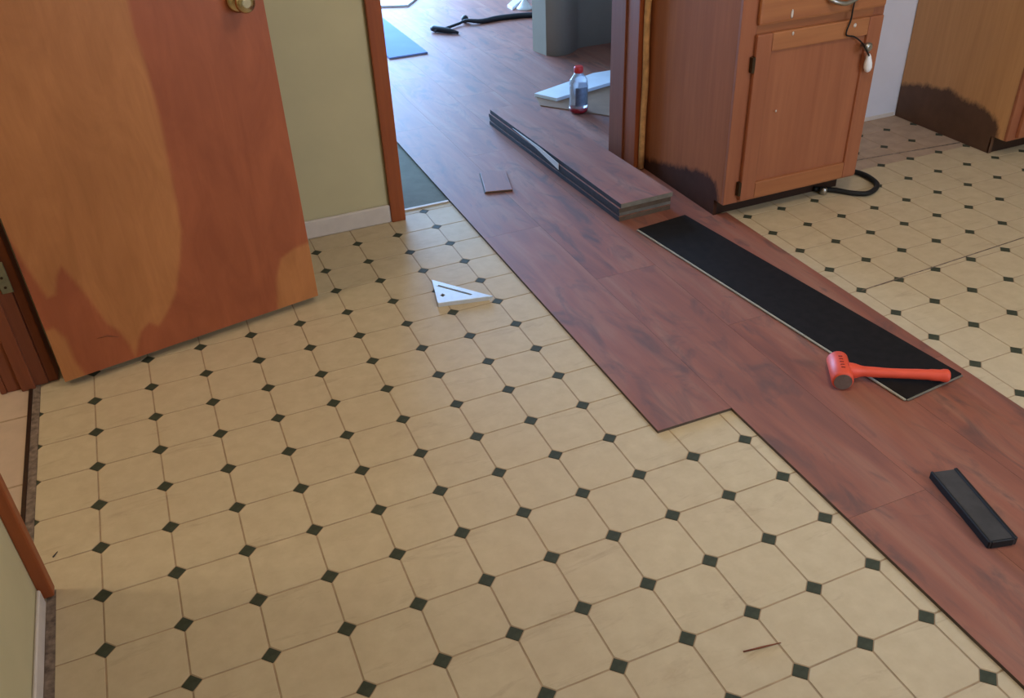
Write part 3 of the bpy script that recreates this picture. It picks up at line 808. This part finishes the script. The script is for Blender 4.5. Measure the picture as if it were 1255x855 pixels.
# cardboard, white board and bottle beyond the doorway
cp = [tuple(gnd(u, v, PT)[:2]) for u, v in ((656, 119), (662, 130), (748, 143), (790, 122), (740, 98))]
bm = bmesh.new(); prism(bm, cp, PT + 0.001, PT + 0.035, 0.006)
tag(finish('cardboard_sheet', bm, MAT['card']), 'brown cardboard sheet flat on the floor under the clear bottle', 'cardboard')
wp = [tuple(gnd(u, v, PT + 0.12)[:2]) for u, v in ((655, 115), (682, 121), (760, 98), (752, 86), (727, 90))]
bm = bmesh.new(); prism(bm, wp, PT + 0.036, PT + 0.14, 0.006)
tag(finish('white_board', bm, MAT['whiteboard']), 'white flat board lying on the cardboard behind the bottle', 'board')
bg = gnd(709, 136, PT + 0.035)
bo = thing('bottle', 'clear plastic bottle with red cap and red liquid at the bottom', 'bottle', (bg[0], bg[1], PT + 0.036))
br = 0.29
bm = bmesh.new(); lathe(bm, [(br * .9, 0.0), (br, 0.05), (br, 0.92), (br * .92, 1.02), (0.14, 1.2), (0.12, 1.3)], 26); finish('bottle_body', bm, MAT['clear'], bo, origin=O0)
bm = bmesh.new(); lathe(bm, [(br * .92, 0.004), (br * 1.012, 0.05), (br * 1.012, 0.16)], 26); finish('liquid', bm, MAT['redliquid'], bo, origin=O0)
bm = bmesh.new(); rings = []
n = 18
for z in (0.24, 0.82):
    rings.append([bm.verts.new((br * 1.015 * math.cos(a), br * 1.015 * math.sin(a), z)) for a in [math.radians(-135 + 200 * i / n) for i in range(n + 1)]])
for i in range(n): bm.faces.new((rings[0][i], rings[0][i + 1], rings[1][i + 1], rings[1][i])).smooth = True
r = bmesh.ops.solidify(bm, geom=bm.faces[:], thickness=-0.006)
finish('label_wrap', bm, MAT['label'], bo, origin=O0)
bm = bmesh.new(); lathe(bm, [(0.13, 1.22), (0.145, 1.24), (0.145, 1.38), (0.12, 1.42)], 20); finish('cap', bm, MAT['redcap'], bo, origin=O0)

# board coloured blue for reflected sky, pale board, hose and white stand in the far room
bp = [gnd(480, 70, PT), gnd(523, 66, PT)]
o = box('sky_tinted_board', bp[1][0] - 1.5, bp[1][0] + 0.05, bp[1][1], bp[1][1] + 7.2, PT + 0.001, PT + 0.07, MAT['blue'], bev=0.01)
tag(o, 'flat board on the far room planks, blue sky reflection in its colour', 'board')
cq = [tuple(gnd(u, v, PT)[:2]) for u, v in ((455, 10), (500, 8.5), (514, -3), (470, -12))]
bm = bmesh.new(); prism(bm, cq, PT + 0.001, PT + 0.10, 0.008)
tag(finish('pale_board', bm, MAT['whiteboard']), 'pale board with a cut corner near the far window', 'board')
hs = [gnd(u, v, PT + 0.1) for u, v in ((533, 38), (548, 34), (562, 29), (572, 27), (590, 26), (612, 22), (640, 19), (662, 18), (700, 16))]
ht = thing('hose', 'long dark hose with flat nozzle lying on the far room floor', 'hose', (hs[0][0], hs[0][1], PT))
bm = bmesh.new(); sp = spline([(p[0], p[1], PT + (0.1 if i != 3 else 0.16)) for i, p in enumerate(hs)], 5)
tube(bm, sp, [0.06 + 0.06 * min(1, max(0, (i - 12) / 12)) for i in range(len(sp))], 10); o = finish('tube', bm, MAT['hose'], ht); o.location -= ht.location
bm = bmesh.new(); n0 = gnd(529, 39, PT); n1_ = gnd(562, 42, PT)
tube(bm, [(n0[0], n0[1], PT + 0.14), (n0[0] + 0.1, n0[1] - 0.1, PT + 0.15), (n1_[0] - 0.3, n1_[1] + 0.3, PT + 0.12), (n1_[0], n1_[1], PT + 0.06)], [0.10, 0.14, 0.11, 0.05], 10)
o = finish('nozzle', bm, MAT['hose'], ht); o.location -= ht.location
bm = bmesh.new(); k0 = gnd(570, 28, PT); bmesh.ops.create_uvsphere(bm, u_segments=12, v_segments=8, radius=0.16); bmesh.ops.translate(bm, verts=bm.verts, vec=(k0[0], k0[1], PT + 0.16))
o = finish('joint', bm, MAT['hose'], ht); o.location -= ht.location
ws = gnd(643, 11, PT)
st = thing('white_stand', 'white round pedestal stand behind the partition end', 'stand', (ws[0], ws[1], PT))
bm = bmesh.new(); lathe(bm, [(0.36, 0.0), (0.36, 0.06), (0.25, 0.16), (0.09, 0.4), (0.07, 0.6)], 24); finish('base', bm, MAT['white'], st, origin=O0)
bm = bmesh.new(); lathe(bm, [(0.05, 0.58), (0.05, 4.5)], 14); finish('pole', bm, MAT['white'], st, origin=O0)
wq = [tuple(gnd(u, v, PT)[:2]) for u, v in ((622, 9), (628, 12.5), (640, 3), (636, -4))]
bm = bmesh.new(); prism(bm, wq, PT + 0.001, PT + 0.12, 0.008)
tag(finish('white_offcut', bm, MAT['white']), 'small white strip on the floor beside the pedestal stand', 'strip')

# black cord loop on the floor by the cabinet foot
cpts = [(17.3, 7.42, 0.09), (17.62, 7.22, 0.08)] + [tuple(gnd(u, v, 0.08)[:2]) + (0.08,) for u, v in ((1030, 234), (1045, 236.5), (1062, 237), (1072, 232), (1075, 226), (1068, 219), (1055, 212.5))] + [(18.75, 8.3, 0.08), (18.5, 9.2, 0.08)]
bm = bmesh.new(); tube(bm, spline(cpts, 6), 0.065, 10)
tag(finish('floor_cord', bm, MAT['rubber']), 'thick black cord looped on the floor beside the cabinet toe kick', 'cord')
bm = bmesh.new(); cl = gnd(1011, 231, 0.1)
lathe(bm, [(0.07, 0.0), (0.09, 0.03), (0.09, 0.16), (0.05, 0.2)], 14, c=(17.42, 7.2))
tag(finish('metal_fitting', bm, MAT['steel']), 'small metal pipe fitting under the oak cabinet', 'fitting')

# scraps
a, b = gnd(911, 799), gnd(957, 788); bm = bmesh.new()
tube(bm, [(a[0], a[1], 0.012), ((a[0] + b[0]) / 2, (a[1] + b[1]) / 2, 0.014), (b[0], b[1], 0.012)], [0.010, 0.013, 0.006], 6)
tag(finish('wood_splinter', bm, MAT['jamb']), 'thin brown wood splinter lying on a cream tile', 'splinter')
a = gnd(68, 680); bm = bmesh.new(); tube(bm, [(a[0] - 0.03, a[1] - 0.04, 0.012), (a[0] + 0.03, a[1] + 0.05, 0.012)], [0.012, 0.006], 6)
tag(finish('dark_chip', bm, MAT['black']), 'tiny dark chip on the vinyl near the left doorway', 'chip')
